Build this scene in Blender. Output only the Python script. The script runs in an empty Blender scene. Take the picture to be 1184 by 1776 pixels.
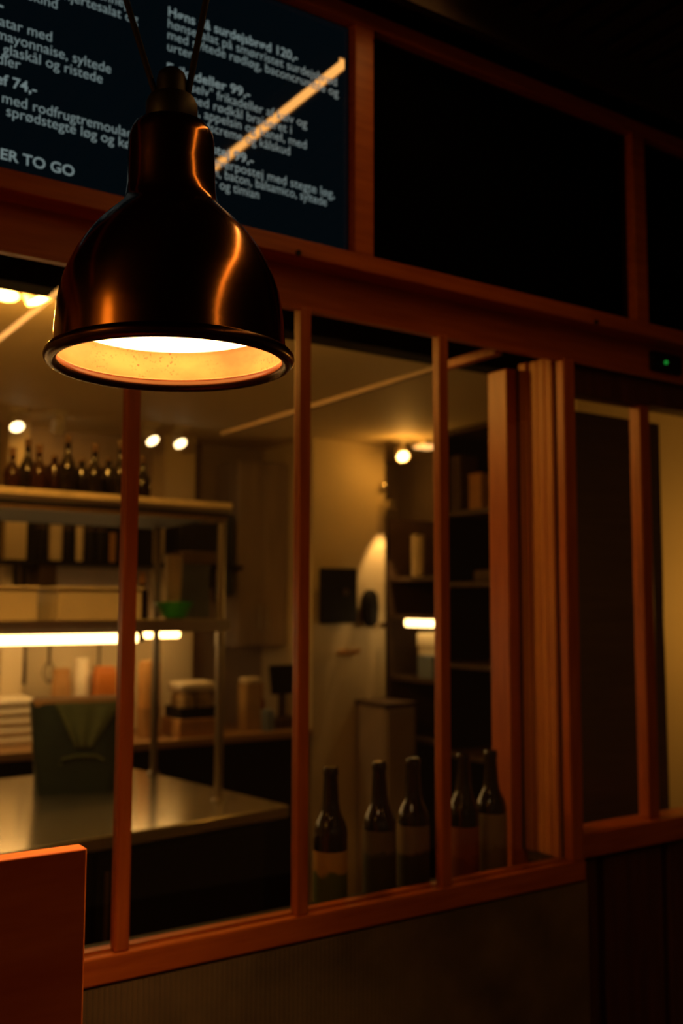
import bpy, bmesh, math, random
from mathutils import Matrix, Vector

random.seed(7)
PI = math.pi
SC = bpy.context.scene
COL = SC.collection

# ------------------------------------------------------------------ camera
yaw, pitch, roll = math.radians(33.9), math.radians(5.35), math.radians(0.14)
fw = Vector((math.sin(yaw) * math.cos(pitch), math.cos(yaw) * math.cos(pitch), math.sin(pitch)))
rt = Vector((math.cos(yaw), -math.sin(yaw), 0.0))
up = rt.cross(fw)
r2 = rt * math.cos(roll) + up * math.sin(roll)
u2 = -rt * math.sin(roll) + up * math.cos(roll)
cam_data = bpy.data.cameras.new('camera')
cam = bpy.data.objects.new('camera', cam_data)
COL.objects.link(cam)
m = Matrix.Identity(4)
for i in range(3):
    m[i][0], m[i][1], m[i][2] = r2[i], u2[i], -fw[i]
m[0][3], m[1][3], m[2][3] = 0.0, -1.5, 1.55
cam.matrix_world = m
cam_data.sensor_fit = 'HORIZONTAL'
cam_data.sensor_width = 15.6
cam_data.lens = 1731.0 / 1184.0 * 15.6
cam_data.clip_start = 0.02
cam_data.dof.use_dof = True
cam_data.dof.focus_distance = 1.0
cam_data.dof.aperture_fstop = 2.8
SC.camera = cam

# ------------------------------------------------------------------ world and exposure
w = bpy.data.worlds.new('night')
SC.world = w
w.use_nodes = True
w.node_tree.nodes['Background'].inputs[0].default_value = (0.020, 0.0085, 0.0032, 1)
w.node_tree.nodes['Background'].inputs[1].default_value = 1.0
SC.view_settings.view_transform = 'Standard'
SC.view_settings.look = 'None'
SC.view_settings.gamma = 1.0
SC.view_settings.exposure = 0.0

# light levels of the lamps the place has
WARM = (1.0, 0.44, 0.062)
E_PENDANT = 7.0       # frosted disc of the copper pendant
W_BULB = 18.0          # bulb of the copper pendant
E_STRIP = 14.0         # linear light over the guests
E_TUBE = 9.0           # work light under the pass shelf
E_BACK = 16.0          # work light on the rear wall
W_SPOT = 5.0           # ceiling spots

# ------------------------------------------------------------------ materials
def mat(name, col, rough=0.5, metal=0.0, var=0.12, scale=12.0, stretch=(1, 1, 1), bump=0.0, col2=None, coat=0.0, spec=0.5):
    M = bpy.data.materials.new(name)
    M.use_nodes = True
    nt = M.node_tree
    b = nt.nodes['Principled BSDF']
    tc = nt.nodes.new('ShaderNodeTexCoord')
    mp = nt.nodes.new('ShaderNodeMapping')
    mp.inputs['Scale'].default_value = stretch
    nz = nt.nodes.new('ShaderNodeTexNoise')
    nz.inputs['Scale'].default_value = scale
    nz.inputs['Detail'].default_value = 6
    nt.links.new(tc.outputs['Object'], mp.inputs[0])
    nt.links.new(mp.outputs[0], nz.inputs['Vector'])
    rp = nt.nodes.new('ShaderNodeValToRGB')
    c2 = col2 if col2 else tuple(c * (1 - 2.2 * var) for c in col)
    rp.color_ramp.elements[0].position = 0.32
    rp.color_ramp.elements[1].position = 0.68
    rp.color_ramp.elements[0].color = (*c2, 1)
    rp.color_ramp.elements[1].color = (*col, 1)
    nt.links.new(nz.outputs['Fac'], rp.inputs[0])
    nt.links.new(rp.outputs[0], b.inputs['Base Color'])
    b.inputs['Roughness'].default_value = rough
    b.inputs['Metallic'].default_value = metal
    b.inputs['Specular IOR Level'].default_value = spec
    if coat:
        b.inputs['Coat Weight'].default_value = coat
        b.inputs['Coat Roughness'].default_value = 0.08
    if bump:
        bp = nt.nodes.new('ShaderNodeBump')
        bp.inputs['Strength'].default_value = bump
        bp.inputs['Distance'].default_value = 0.004
        nt.links.new(nz.outputs['Fac'], bp.inputs['Height'])
        nt.links.new(bp.outputs[0], b.inputs['Normal'])
    return M

def emit(name, col, strength):
    M = bpy.data.materials.new(name)
    M.use_nodes = True
    b = M.node_tree.nodes['Principled BSDF']
    b.inputs['Base Color'].default_value = (*[min(1, c) for c in col], 1)
    b.inputs['Emission Color'].default_value = (*col, 1)
    b.inputs['Emission Strength'].default_value = strength
    b.inputs['Roughness'].default_value = 0.4
    return M

def glass_pane(name):
    M = bpy.data.materials.new(name)
    M.use_nodes = True
    nt = M.node_tree
    nt.nodes.remove(nt.nodes['Principled BSDF'])
    out = [n for n in nt.nodes if n.type == 'OUTPUT_MATERIAL'][0]
    tr = nt.nodes.new('ShaderNodeBsdfTransparent')
    tr.inputs[0].default_value = (0.97, 0.97, 0.96, 1)
    gl = nt.nodes.new('ShaderNodeBsdfGlossy')
    gl.inputs['Roughness'].default_value = 0.0
    fr = nt.nodes.new('ShaderNodeFresnel')
    fr.inputs['IOR'].default_value = 1.62
    mx = nt.nodes.new('ShaderNodeMixShader')
    ge = nt.nodes.new('ShaderNodeNewGeometry')
    iv = nt.nodes.new('ShaderNodeMath'); iv.operation = 'SUBTRACT'; iv.inputs[0].default_value = 1.0
    ml = nt.nodes.new('ShaderNodeMath'); ml.operation = 'MULTIPLY'
    dbl = nt.nodes.new('ShaderNodeMath'); dbl.operation = 'MULTIPLY'; dbl.inputs[1].default_value = 1.9
    nt.links.new(ge.outputs['Backfacing'], iv.inputs[1])
    nt.links.new(fr.outputs[0], ml.inputs[0]); nt.links.new(iv.outputs[0], ml.inputs[1])
    nt.links.new(ml.outputs[0], dbl.inputs[0]); nt.links.new(dbl.outputs[0], mx.inputs[0])
    nt.links.new(tr.outputs[0], mx.inputs[1])
    nt.links.new(gl.outputs[0], mx.inputs[2])
    nt.links.new(mx.outputs[0], out.inputs[0])
    return M

WOOD_A, WOOD_B = (0.50, 0.122, 0.016), (0.36, 0.074, 0.009)
M_woodv = mat('wood_vertical_grain', WOOD_A, 0.42, scale=14, stretch=(6, 6, 0.5), col2=WOOD_B, bump=0.05)
M_woodh = mat('wood_long_grain', WOOD_A, 0.42, scale=14, stretch=(0.5, 6, 6), col2=WOOD_B, bump=0.05)
M_board = mat('wood_board', (0.88, 0.215, 0.034), 0.5, scale=7, stretch=(1.0, 3, 6), col2=(0.68, 0.125, 0.014), bump=0.03)
M_jamb = mat('wood_pale_jamb', (0.66, 0.27, 0.050), 0.5, scale=10, stretch=(5, 5, 0.4), col2=(0.50, 0.15, 0.022))
M_dwood = mat('wood_dark_panel', (0.115, 0.036, 0.013), 0.55, scale=12, stretch=(6, 6, 0.5), var=0.2)
M_rib = mat('ribbed_grey_panel', (0.15, 0.105, 0.062), 0.75, scale=9, var=0.22, bump=0.2)
M_slat = mat('black_stained_slats', (0.020, 0.010, 0.007), 0.75, scale=8, stretch=(5, 0.5, 5))
M_floor = mat('dark_floor', (0.10, 0.06, 0.035), 0.6, scale=5)
M_tilefl = mat('kitchen_floor', (0.16, 0.11, 0.07), 0.5, scale=6)
M_cream = mat('cream_paint', (0.72, 0.60, 0.38), 0.6, var=0.04, scale=3)
M_ceilk = mat('cream_ceiling', (0.72, 0.60, 0.38), 0.65, var=0.03, scale=2)
M_brownw = mat('taupe_wall', (0.40, 0.31, 0.25), 0.6, var=0.08, scale=4)
M_black = mat('matte_black', (0.008, 0.007, 0.006), 0.6, scale=20, spec=0.2)
M_blackg = mat('gloss_black', (0.008, 0.008, 0.008), 0.15, scale=20)
M_bgroove = mat('black_groove', (0.004, 0.003, 0.003), 0.8)
M_steel = mat('brushed_steel', (0.60, 0.57, 0.53), 0.30, metal=1.0, scale=30, stretch=(0.4, 8, 8), var=0.06)
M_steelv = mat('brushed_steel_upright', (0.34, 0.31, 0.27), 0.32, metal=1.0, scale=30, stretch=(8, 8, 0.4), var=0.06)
M_top = mat('steel_worktop', (0.66, 0.60, 0.46), 0.17, metal=0.78, scale=18, stretch=(0.5, 6, 6), var=0.08)
M_bronze = mat('dark_bronze', (0.44, 0.195, 0.055), 0.16, metal=1.0, scale=9, stretch=(1, 1, 0.35), var=0.22)
M_bronzed = mat('black_bakelite', (0.006, 0.004, 0.004), 0.5, scale=15)
M_rimdark = mat('dark_bronze_rim', (0.10, 0.042, 0.018), 0.25, metal=1.0, scale=15)
M_cord = mat('black_cord', (0.010, 0.007, 0.006), 0.8)
M_disc = emit('lit_frosted_disc', (1.0, 0.64, 0.26), E_PENDANT)
M_strip = emit('lit_led_strip', (1.0, 0.44, 0.10), E_STRIP)
M_tube = emit('lit_tube', (1.0, 0.62, 0.22), E_TUBE)
M_tubeb = emit('lit_rear_tube', (1.0, 0.58, 0.19), E_BACK)
M_lens = emit('lit_spot_lens', (1.0, 0.72, 0.36), 7.0)
M_green = emit('lit_green_led', (0.02, 0.45, 0.05), 0.55)
M_glass = glass_pane('window_glass')
M_paper = mat('white_paper', (0.86, 0.76, 0.56), 0.7, var=0.03)
M_plastic = mat('white_plastic', (0.66, 0.60, 0.48), 0.45, var=0.04)
M_orange = mat('orange_plastic', (0.62, 0.20, 0.030), 0.45, var=0.08)
M_kraft = mat('kraft_card', (0.52, 0.27, 0.085), 0.75, var=0.1)
M_greenbag = mat('dark_green_bag', (0.020, 0.034, 0.016), 0.7, var=0.2, scale=7)
M_sage = mat('sage_cloth', (0.13, 0.15, 0.055), 0.8, var=0.15, scale=7)
M_greenp = mat('green_plastic', (0.02, 0.34, 0.03), 0.4, var=0.1)
M_blue = mat('slate_blue_plastic', (0.22, 0.29, 0.38), 0.5, var=0.1)
M_loaf = mat('bread_crust', (0.50, 0.33, 0.13), 0.8, var=0.25, scale=20, bump=0.3)
M_bglass = mat('dark_bottle_glass', (0.012, 0.008, 0.004), 0.08, scale=10, spec=0.6)
M_darkbrn = mat('dark_brown_laminate', (0.085, 0.048, 0.026), 0.5, scale=10)
M_red = mat('red_plastic', (0.35, 0.03, 0.02), 0.45)
M_chrome = mat('bright_chrome', (0.8, 0.76, 0.7), 0.12, metal=1.0, var=0.02)

# copper lining with worn patches and dark flecks
M_lining = mat('worn_copper_lining', (0.92, 0.350, 0.090), 0.5, metal=0.0, scale=15, stretch=(1, 1, 2.0), col2=(0.60, 0.170, 0.034))
nt = M_lining.node_tree
b = nt.nodes['Principled BSDF']
src = b.inputs['Base Color'].links[0].from_socket
tc = [n for n in nt.nodes if n.type == 'TEX_COORD'][0]
fl = nt.nodes.new('ShaderNodeTexNoise'); fl.inputs['Scale'].default_value = 420; fl.inputs['Detail'].default_value = 4
ms = nt.nodes.new('ShaderNodeTexNoise'); ms.inputs['Scale'].default_value = 14
r1 = nt.nodes.new('ShaderNodeValToRGB'); r1.color_ramp.elements[0].position = 0.60; r1.color_ramp.elements[1].position = 0.66
rr = nt.nodes.new('ShaderNodeValToRGB'); rr.color_ramp.elements[0].position = 0.54; rr.color_ramp.elements[1].position = 0.62
mu = nt.nodes.new('ShaderNodeMath'); mu.operation = 'MULTIPLY'
mx = nt.nodes.new('ShaderNodeMix'); mx.data_type = 'RGBA'
nt.links.new(tc.outputs['Object'], fl.inputs['Vector']); nt.links.new(tc.outputs['Object'], ms.inputs['Vector'])
nt.links.new(fl.outputs['Fac'], r1.inputs[0]); nt.links.new(ms.outputs['Fac'], rr.inputs[0])
nt.links.new(r1.outputs[0], mu.inputs[0]); nt.links.new(rr.outputs[0], mu.inputs[1])
nt.links.new(mu.outputs[0], mx.inputs[0]); nt.links.new(src, mx.inputs[6])
mx.inputs[7].default_value = (0.28, 0.10, 0.02, 1)
nt.links.new(mx.outputs[2], b.inputs['Base Color'])

def screen_mat(name, glow):
    M = bpy.data.materials.new(name)
    M.use_nodes = True
    b = M.node_tree.nodes['Principled BSDF']
    b.inputs['Base Color'].default_value = (0.002, 0.002, 0.002, 1)
    b.inputs['Roughness'].default_value = 0.03
    b.inputs['Specular IOR Level'].default_value = 0.85
    b.inputs['Emission Color'].default_value = (*glow, 1)
    b.inputs['Emission Strength'].default_value = 1.0
    return M
M_scr_on = screen_mat('lit_menu_display', (0.0006, 0.0020, 0.0030))
M_scr_off = screen_mat('dark_display', (0.0, 0.0, 0.0))
M_scr_off.node_tree.nodes['Principled BSDF'].inputs['Roughness'].default_value = 0.12
M_scr_off.node_tree.nodes['Principled BSDF'].inputs['Specular IOR Level'].default_value = 0.15
M_text = emit('lit_menu_text', (0.13, 0.175, 0.175), 1.0)
M_text.node_tree.nodes['Principled BSDF'].inputs['Base Color'].default_value = (0.01, 0.01, 0.01, 1)

# ------------------------------------------------------------------ mesh helpers
class MB:
    def __init__(s):
        s.bm = bmesh.new()
    def box(s, x0, x1, y0, y1, z0, z1, rot=0.0, piv=None):
        vs = [s.bm.verts.new(p) for p in ((x0,y0,z0),(x1,y0,z0),(x1,y1,z0),(x0,y1,z0),(x0,y0,z1),(x1,y0,z1),(x1,y1,z1),(x0,y1,z1))]
        for f in ((0,3,2,1),(4,5,6,7),(0,1,5,4),(1,2,6,5),(2,3,7,6),(3,0,4,7)):
            s.bm.faces.new([vs[i] for i in f])
        if rot:
            bmesh.ops.rotate(s.bm, verts=vs, cent=piv or (0,0,0), matrix=Matrix.Rotation(rot, 3, 'Z'))
        return s
    def prism(s, pts, z0, z1):
        a = [s.bm.verts.new((x, y, z0)) for x, y in pts]
        c = [s.bm.verts.new((x, y, z1)) for x, y in pts]
        n = len(pts)
        s.bm.faces.new(a[::-1]); s.bm.faces.new(c)
        for i in range(n):
            s.bm.faces.new((a[i], a[(i+1) % n], c[(i+1) % n], c[i]))
        return s
    def lathe(s, prof, n=48, c=(0,0,0), closed=False):
        rings = []
        for r, z in prof:
            if r < 1e-6:
                rings.append([s.bm.verts.new((c[0], c[1], c[2]+z))])
            else:
                rings.append([s.bm.verts.new((c[0]+r*math.cos(2*PI*k/n), c[1]+r*math.sin(2*PI*k/n), c[2]+z)) for k in range(n)])
        pairs = list(zip(rings, rings[1:])) + ([(rings[-1], rings[0])] if closed else [])
        for A, B in pairs:
            for k in range(n):
                j = (k+1) % n
                if len(A) == 1 and len(B) == 1: continue
                if len(A) == 1: s.bm.faces.new((A[0], B[k], B[j]))
                elif len(B) == 1: s.bm.faces.new((A[k], A[j], B[0]))
                else: s.bm.faces.new((A[k], A[j], B[j], B[k]))
        return s
    def tube(s, pts, r, n=12):
        pts = [Vector(p) for p in pts]
        rings = []
        for i, p in enumerate(pts):
            d = (pts[min(i+1, len(pts)-1)] - pts[max(i-1, 0)]).normalized()
            a = d.cross(Vector((0,0,1)) if abs(d.z) < 0.9 else Vector((1,0,0))).normalized()
            bb = d.cross(a)
            rings.append([s.bm.verts.new(p + a*r*math.cos(2*PI*k/n) + bb*r*math.sin(2*PI*k/n)) for k in range(n)])
        for A, B in zip(rings, rings[1:]):
            for k in range(n):
                s.bm.faces.new((A[k], A[(k+1) % n], B[(k+1) % n], B[k]))
        s.bm.faces.new(rings[0][::-1]); s.bm.faces.new(rings[-1])
        return s
    def build(s, name, material, parent=None, bevel=0.0, segs=2, loc=None):
        bmesh.ops.recalc_face_normals(s.bm, faces=s.bm.faces)
        for f in s.bm.faces: f.smooth = True
        for e in s.bm.edges:
            if len(e.link_faces) == 2 and e.calc_face_angle(0) > math.radians(38): e.smooth = False
        me = bpy.data.meshes.new(name)
        s.bm.to_mesh(me); s.bm.free()
        me.materials.append(material)
        o = bpy.data.objects.new(name, me)
        COL.objects.link(o)
        if parent: o.parent = parent
        if loc: o.location = loc
        if bevel:
            md = o.modifiers.new('bevel', 'BEVEL')
            md.width = bevel; md.segments = segs; md.limit_method = 'ANGLE'; md.angle_limit = math.radians(40)
        return o

def tag(o, label, cat, group=None):
    o['label'] = label; o['category'] = cat
    if group: o['group'] = group
    return o
def thing(name, label, cat, loc=(0,0,0), rz=0.0, group=None):
    o = bpy.data.objects.new(name, None)
    COL.objects.link(o)
    o.empty_display_size = 0.05
    o.location = loc; o.rotation_euler = (0, 0, rz)
    return tag(o, label, cat, group)
def struct(o, label=None):
    o['kind'] = 'structure'
    if label: o['label'] = label
    return o
def copy_thing(src, loc, label, rz=None, group=None):
    r = src.copy(); COL.objects.link(r); r.location = loc
    if rz is not None: r.rotation_euler = (0, 0, rz)
    r['label'] = label
    if group: r['group'] = group
    for ch in list(src.children):
        c = ch.copy(); COL.objects.link(c); c.parent = r
        for g in list(ch.children):
            d = g.copy(); COL.objects.link(d); d.parent = c
    return r

# ================================================================== STRUCTURE
# guests' side
struct(MB().box(-1.6, 4.6, -3.6, 0.9, -0.06, 0.0).build('floor', M_floor))
sl = MB().box(-1.6, 4.6, -3.6, 0.10, 2.790, 2.86)
x = -1.55
while x < 4.55:
    sl.box(x, x + 0.038, -3.6, 0.02, 2.745, 2.790); x += 0.066
struct(sl.build('ceiling', M_slat))
struct(MB().box(-1.66, -1.6, -3.6, 0.0, 0, 2.86).build('wall_left', M_cream))
# ribbed lower wall below the window
rb = MB()
pts = []
xr = -1.2
while xr < 1.634:
    pts += [(xr, 0.004), (xr + 0.0055, 0.0012), (xr + 0.0075, 0.0052)]
    xr += 0.009
pts += [(1.634, 0.004), (1.634, 0.050), (-1.2, 0.050)]
struct(rb.prism(pts, 0.0, 0.974).build('wall_front', M_rib))
# recessed boarded wall right of the window
bw = MB()
bw.box(1.634, 3.2, 0.07, 0.11, 0.0, 1.0)
for a, c in ((1.645, 1.716), (1.740, 1.932), (1.958, 2.15), (2.176, 2.40), (2.424, 2.66)):
    bw.box(a, c, 0.05, 0.07, 0.0, 0.998)
struct(bw.build('wall_front', M_dwood, bevel=0.002))

# window_1: sill, mullions, panes
win = bpy.data.objects.new('window_1', None); COL.objects.link(win); struct(win)
MB().box(-1.2, 1.628, 0.0, 0.052, 0.978, 1.020).build('window_sill', M_woodh, win, bevel=0.003)
MB().box(-1.2, 1.60, 0.020, 0.0245, 1.020, 1.0235).build('glazing_bead', M_woodh, win)
for mx_ in (-0.379, -0.054, 0.271, 0.596, 0.921, 1.243):
    MB().box(mx_, mx_ + 0.0235, 0.004, 0.026, 1.020, 2.088).build('mullion', M_woodv, win, bevel=0.0025)
edges = [-0.70, -0.379, -0.054, 0.271, 0.596, 0.921, 1.243, 1.589]
for a, c in zip(edges[:-1], edges[1:]):
    MB().box(a + 0.0235, c, 0.012, 0.017, 1.020, 2.088).build('window_pane', M_glass, win)
MB().box(-1.2, 1.555, 0.052, 0.205, 0.93, 0.972).build('bottle_ledge', M_black, win)
# right jamb: front post, reveal board, inner post
MB().box(1.588, 1.6235, 0.000, 0.024, 1.020, 2.088).build('window_jamb', M_woodv, win, bevel=0.003)
MB().box(1.5935, 1.62, 0.024, 0.034, 1.020, 2.088).build('jamb_groove', M_bgroove, win)
jb = MB()
for y0, y1, xo in ((0.034, 0.056, 1.585), (0.058, 0.082, 1.588), (0.082, 0.110, 1.590), (0.110, 0.136, 1.584)):
    jb.box(xo, 1.63, y0, y1, 1.020, 2.10)
jb.build('reveal_board', M_jamb, win, bevel=0.003)
MB().box(1.552, 1.60, 0.140, 0.204, 0.94, 2.088).build('inner_post', M_woodv, win, bevel=0.003)
MB().box(1.582, 1.61, 0.136, 0.142, 1.02, 2.088).build('jamb_groove', M_bgroove, win)
# header
struct(MB().box(-1.2, 3.2, 0.030, 0.040, 2.092, 2.205).build('trim_1', M_woodh, bevel=0.002), 'recessed wooden header above the window')
tr = MB()
tr.box(-1.2, 1.60, 0.012, 0.026, 2.0850, 2.0905)
tr.box(-1.2, 1.60, 0.018, 0.032, 2.0905, 2.0960)
struct(tr.build('trim_2', M_woodh), 'thin ledge along the bottom of the header')
# wooden frame that holds the screens
fr = MB()
fr.box(-1.2, 3.2, -0.020, 0.080, 2.171, 2.203)
fr.box(-1.2, 3.2, -0.020, 0.080, 2.652, 2.685)
for a, c in ((0.258 - 0.03, 0.258 + 0.003), (1.0245, 1.0665), (1.8095, 1.8520), (2.595, 2.637)):
    fr.box(a, c, -0.0195, 0.080, 2.203, 2.652)
f_ob = struct(fr.build('trim_3', M_woodh, bevel=0.0015), 'wooden frame of the screen row')
for bx in (0.900, 1.672):
    MB().lathe([(0, 0.0), (0.0055, 0.0), (0.0055, 0.004), (0.0, 0.004)], 20).build('screw_cap', M_bgroove, f_ob, loc=(bx, -0.019, 2.176)).rotation_euler = (PI/2, 0, 0)
struct(MB().box(-1.2, 3.2, 0.05, 0.09, 2.203, 2.86).build('wall_front', M_black))
struct(MB().box(-1.6, 4.6, -0.115, -0.095, 2.665, 2.80).build('shade_batten', M_slat), 'black batten added along the ceiling edge to shade the top of the screen frame')  # added blocker: keeps the linear light off the frame's top bar
# lintel and window 2 (right of the jamb)
struct(MB().box(1.628, 3.2, 0.048, 0.10, 2.030, 2.20).build('trim_4', M_dwood), 'dark lintel over the right window')
win2 = bpy.data.objects.new('window_2', None); COL.objects.link(win2); struct(win2)
MB().box(1.628, 3.2, 0.035, 0.11, 1.010, 1.062).build('window_sill', M_woodh, win2, bevel=0.003)
for a, c in ((1.898, 1.934), (2.36, 2.396)):
    MB().box(a, c, 0.052, 0.085, 1.062, 2.03).build('mullion', M_woodv, win2, bevel=0.003)
MB().box(1.628, 1.668, 0.052, 0.085, 1.062, 2.03).build('window_jamb', M_dwood, win2)
for a, c in ((1.668, 1.898), (1.934, 2.36)):
    MB().box(a, c, 0.064, 0.069, 1.062, 2.03).build('window_pane', M_glass, win2)

# kitchen shell
struct(MB().box(-1.2, 4.2, 0.12, 3.5, -0.06, 0.0).build('floor', M_tilefl))
struct(MB().box(-1.2, 4.2, 0.60, 3.6, 2.43, 2.50).build('ceiling', M_ceilk))
struct(MB().box(-1.2, 4.2, 0.53, 0.60, 2.210, 2.50).build('trim_5', M_black), 'black bulkhead hanging from the kitchen ceiling behind the header')
struct(MB().box(-1.2, 4.2, 0.085, 0.60, 2.50, 2.54).build('ceiling', M_black))
struct(MB().box(-1.2, 4.2, 3.42, 3.50, 0, 2.43).build('wall_back', M_brownw))
struct(MB().box(-1.26, -1.2, 0.12, 3.5, 0, 2.5).build('wall_left', M_cream))
struct(MB().box(3.72, 3.78, 0.9, 3.5, 0, 2.43).build('wall_right', M_brownw))
struct(MB().box(2.60, 4.2, 0.90, 0.96, 0, 2.43).build('wall_right', M_cream))
struct(MB().box(2.775, 3.243, 2.90, 3.42, 0, 2.43).build('wall_back', M_cream))
struct(MB().box(2.10, 2.27, 3.26, 3.42, 0, 2.43).build('trim_6', M_cream), 'cream pillar on the rear kitchen wall')
struct(MB().box(1.31, 1.41, 3.30, 3.42, 0, 2.43).build('trim_7', M_cream), 'narrow cream pillar on the rear kitchen wall')
struct(MB().box(-1.2, 2.10, 3.405, 3.42, 0.92, 1.46).build('trim_8', M_cream), 'cream splashback behind the rear counter')
struct(MB().box(1.578, 1.60, 0.204, 0.42, 2.138, 2.160).build('trim_9', M_woodv, bevel=0.002), 'wooden rail running back from the window jamb')

struct(MB().box(1.582, 1.598, 0.42, 1.62, 2.144, 2.158).build('trim_10', M_brownw, bevel=0.002), 'thin cream conduit continuing the rail into the kitchen')

# ================================================================== SCREENS
def text_mesh(body, align, x, z, parent, width=None, bold=False, cap=0.0168, name='menu_text'):
    cu = bpy.data.curves.new('t', 'FONT')
    cu.body = body; cu.align_x = 'LEFT'; cu.size = 1.0
    if bold: cu.offset = 0.018
    ob = bpy.data.objects.new('t', cu); COL.objects.link(ob)
    bpy.context.view_layer.update()
    me = bpy.data.meshes.new_from_object(ob.evaluated_get(bpy.context.evaluated_depsgraph_get()))
    bpy.data.objects.remove(ob); bpy.data.curves.remove(cu)
    xs = [v.co.x for v in me.vertices]
    x0, x1 = min(xs), max(xs)
    sz = cap / 0.70
    sx = width / (x1 - x0) if width else (0.0250 if bold else 0.0230)
    wd = (x1 - x0) * sx
    ox = x if align == 'L' else x - wd
    for v in me.vertices:
        v.co = Vector((ox + (v.co.x - x0) * sx, 0.0, z + v.co.y * sz))
    me.name = name
    me.materials.clear(); me.materials.append(M_text)
    o = bpy.data.objects.new(name, me); COL.objects.link(o)
    o.parent = parent
    o.location = (0, -0.0006, 0)
    return o

def screen(x0, x1, material, label, rim=0.004):
    t = thing('menu_screen', label, 'screen', (0, 0, 0), 0, 'screens above the window')
    MB().box(x0, x1, 0.004, 0.045, 2.203, 2.652).build('casing', M_black, t)
    MB().box(x0 + rim, x1 - rim, 0.000, 0.006, 2.203 + rim, 2.652 - rim).build('display', material, t)
    return t
scr = screen(0.262, 1.0235, M_scr_on, 'lit dark teal menu screen with pale Danish text, behind the copper lamp')
screen(1.068, 1.808, M_scr_off, 'switched off black screen in the middle of the wooden frame above the window')
screen(1.8535, 2.594, M_scr_off, 'switched off black screen at the right edge, past the second frame post')
R = 0.651
for body, z, xe, bold in (
    ('Høns på surdejsbrød 120,-', 2.546, 0.908, True),
    ('hønsesalat på smørristet surdejsbrød', 2.525, 0.994, False),
    ('med syltede rødløg, baconcrumble og', 2.505, 0.998, False),
    ('urter', 2.484, None, False),
    ('Frikadeller 99,-', 2.446, 0.810, True),
    ('"Lav selv" frikadeller af kalv og', 2.425, 0.929, False),
    ('gris med rødkål braiseret i', 2.404, 0.896, False),
    ('rødvin, appelsin og kanel, med', 2.384, 0.928, False),
    ('peberrodscreme og kålskud', 2.363, 0.893, False),
    ('Leverpostej 99,-', 2.326, 0.818, True),
    ('lun grov leverpostej med stegte løg,', 2.305, 0.990, False),
    ('champignon, bacon, balsamico, syltede', 2.286, 0.973, False),
    ('gulerødder og timian', 2.266, 0.830, False)):
    text_mesh(body, 'L', R, z, scr, (xe - R) if xe else None, bold)
for body, z, xe, bold in (
    ('med sennep', 2.533, 0.583, False),
    ('og hjertesalat og', 2.512, 0.597, False),
    ('skind', 2.491, 0.462, False),
    ('Tatar 99,-', 2.460, 0.379, True),
    ('tatar med', 2.434, 0.455, False),
    ('mayonnaise, syltede', 2.412, 0.553, False),
    ('glaskål og ristede', 2.391, 0.539, False),
    ('mandler', 2.373, 0.408, False),
    ('Beef 74,-', 2.341, 0.434, True),
    ('med rodfrugtremoulade', 2.313, 0.604, False),
    ('sprødstegte løg og kørvel', 2.294, 0.625, False),
    ('RETTER ER TO GO', 2.224, 0.497, True)):
    text_mesh(body, 'R', xe, z, scr, None, bold)

# ================================================================== PENDANT LAMP
def pendant(loc, label, k_=1.15, hang=True):
    t = thing('pendant_lamp', label, 'lamp', loc, 0, None)
    t.scale = (k_, k_, k_)
    prof = [(0.1060, 0.012), (0.1050, 0.026), (0.1045, 0.036), (0.1030, 0.052), (0.1005, 0.068), (0.0970, 0.080), (0.0925, 0.091), (0.0868, 0.103), (0.0800, 0.114),
            (0.0715, 0.1255), (0.0615, 0.1365), (0.0520, 0.1455), (0.0450, 0.1525), (0.0424, 0.160), (0.0411, 0.170), (0.0406, 0.190), (0.0400, 0.215),
            (0.0388, 0.222), (0.0350, 0.229), (0.0270, 0.2325), (0.0230, 0.2335)]
    inner = [(r - 0.0016, z) for r, z in prof if z < 0.145]
    MB().lathe(prof + [(0.0, 0.2335)], 96).build('shade', M_bronze, t)
    # rolled rim with a lip
    rim = [(0.1075 + 0.0062*math.cos(a), 0.0065 + 0.0065*math.sin(a)) for a in [2*PI*k/14 for k in range(14)]]
    MB().lathe(rim, 96, closed=True).build('rim', M_rimdark, t)
    MB().lathe([(0.1033, 0.0085), (0.1044, 0.013)] + inner, 96).build('shade_lining', M_lining, t)
    MB().lathe([(0.0, 0.0385), (0.0960, 0.0385), (0.0975, 0.0400), (0.0960, 0.0425), (0.0, 0.0425)], 72).build('diffuser', M_disc, t)
    MB().lathe([(0.0, 0.2335), (0.0232, 0.2335), (0.0242, 0.237), (0.0242, 0.252), (0.0215, 0.258), (0.0160, 0.2605), (0, 0.2605)], 40).build('socket_collar', M_bronzed, t)
    MB().lathe([(0.0142, 0.2600), (0.0142, 0.2760), (0.0125, 0.2825), (0.0080, 0.2868), (0.0, 0.2880)], 32).build('knob', M_bronzed, t)
    if hang:
        zc = (2.745 - loc[2]) / k_
        ax = Vector((0.83, -0.56, 0))
        for s, k in ((-1, 0.30), (1, 0.185)):
            p0 = ax * (s * 0.0150) + Vector((0, 0, 0.262))
            p1 = p0 + ax * (s * k * (zc - 0.262)) + Vector((0, 0, zc - 0.262))
            MB().tube([p0, p0.lerp(p1, 0.5), p1], 0.0030, 10).build('suspension_cord', M_cord, t)
            MB().lathe([(0, 0), (0.02, 0), (0.02, -0.012), (0, -0.012)], 24).build('ceiling_hook', M_bronzed, t, loc=tuple(p1))
    ld = bpy.data.lights.new('lamp_bulb', 'SPOT'); ld.energy = W_BULB; ld.color = (1.0, 0.50, 0.13); ld.spot_size = math.radians(94); ld.spot_blend = 0.6; ld.shadow_soft_size = 0.06
    lo = bpy.data.objects.new('lamp_bulb', ld); COL.objects.link(lo); lo.parent = t; lo.location = (0, 0, 0.030)
    return t
LAMP = (0.4295, -0.5363, 1.8007)
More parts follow.
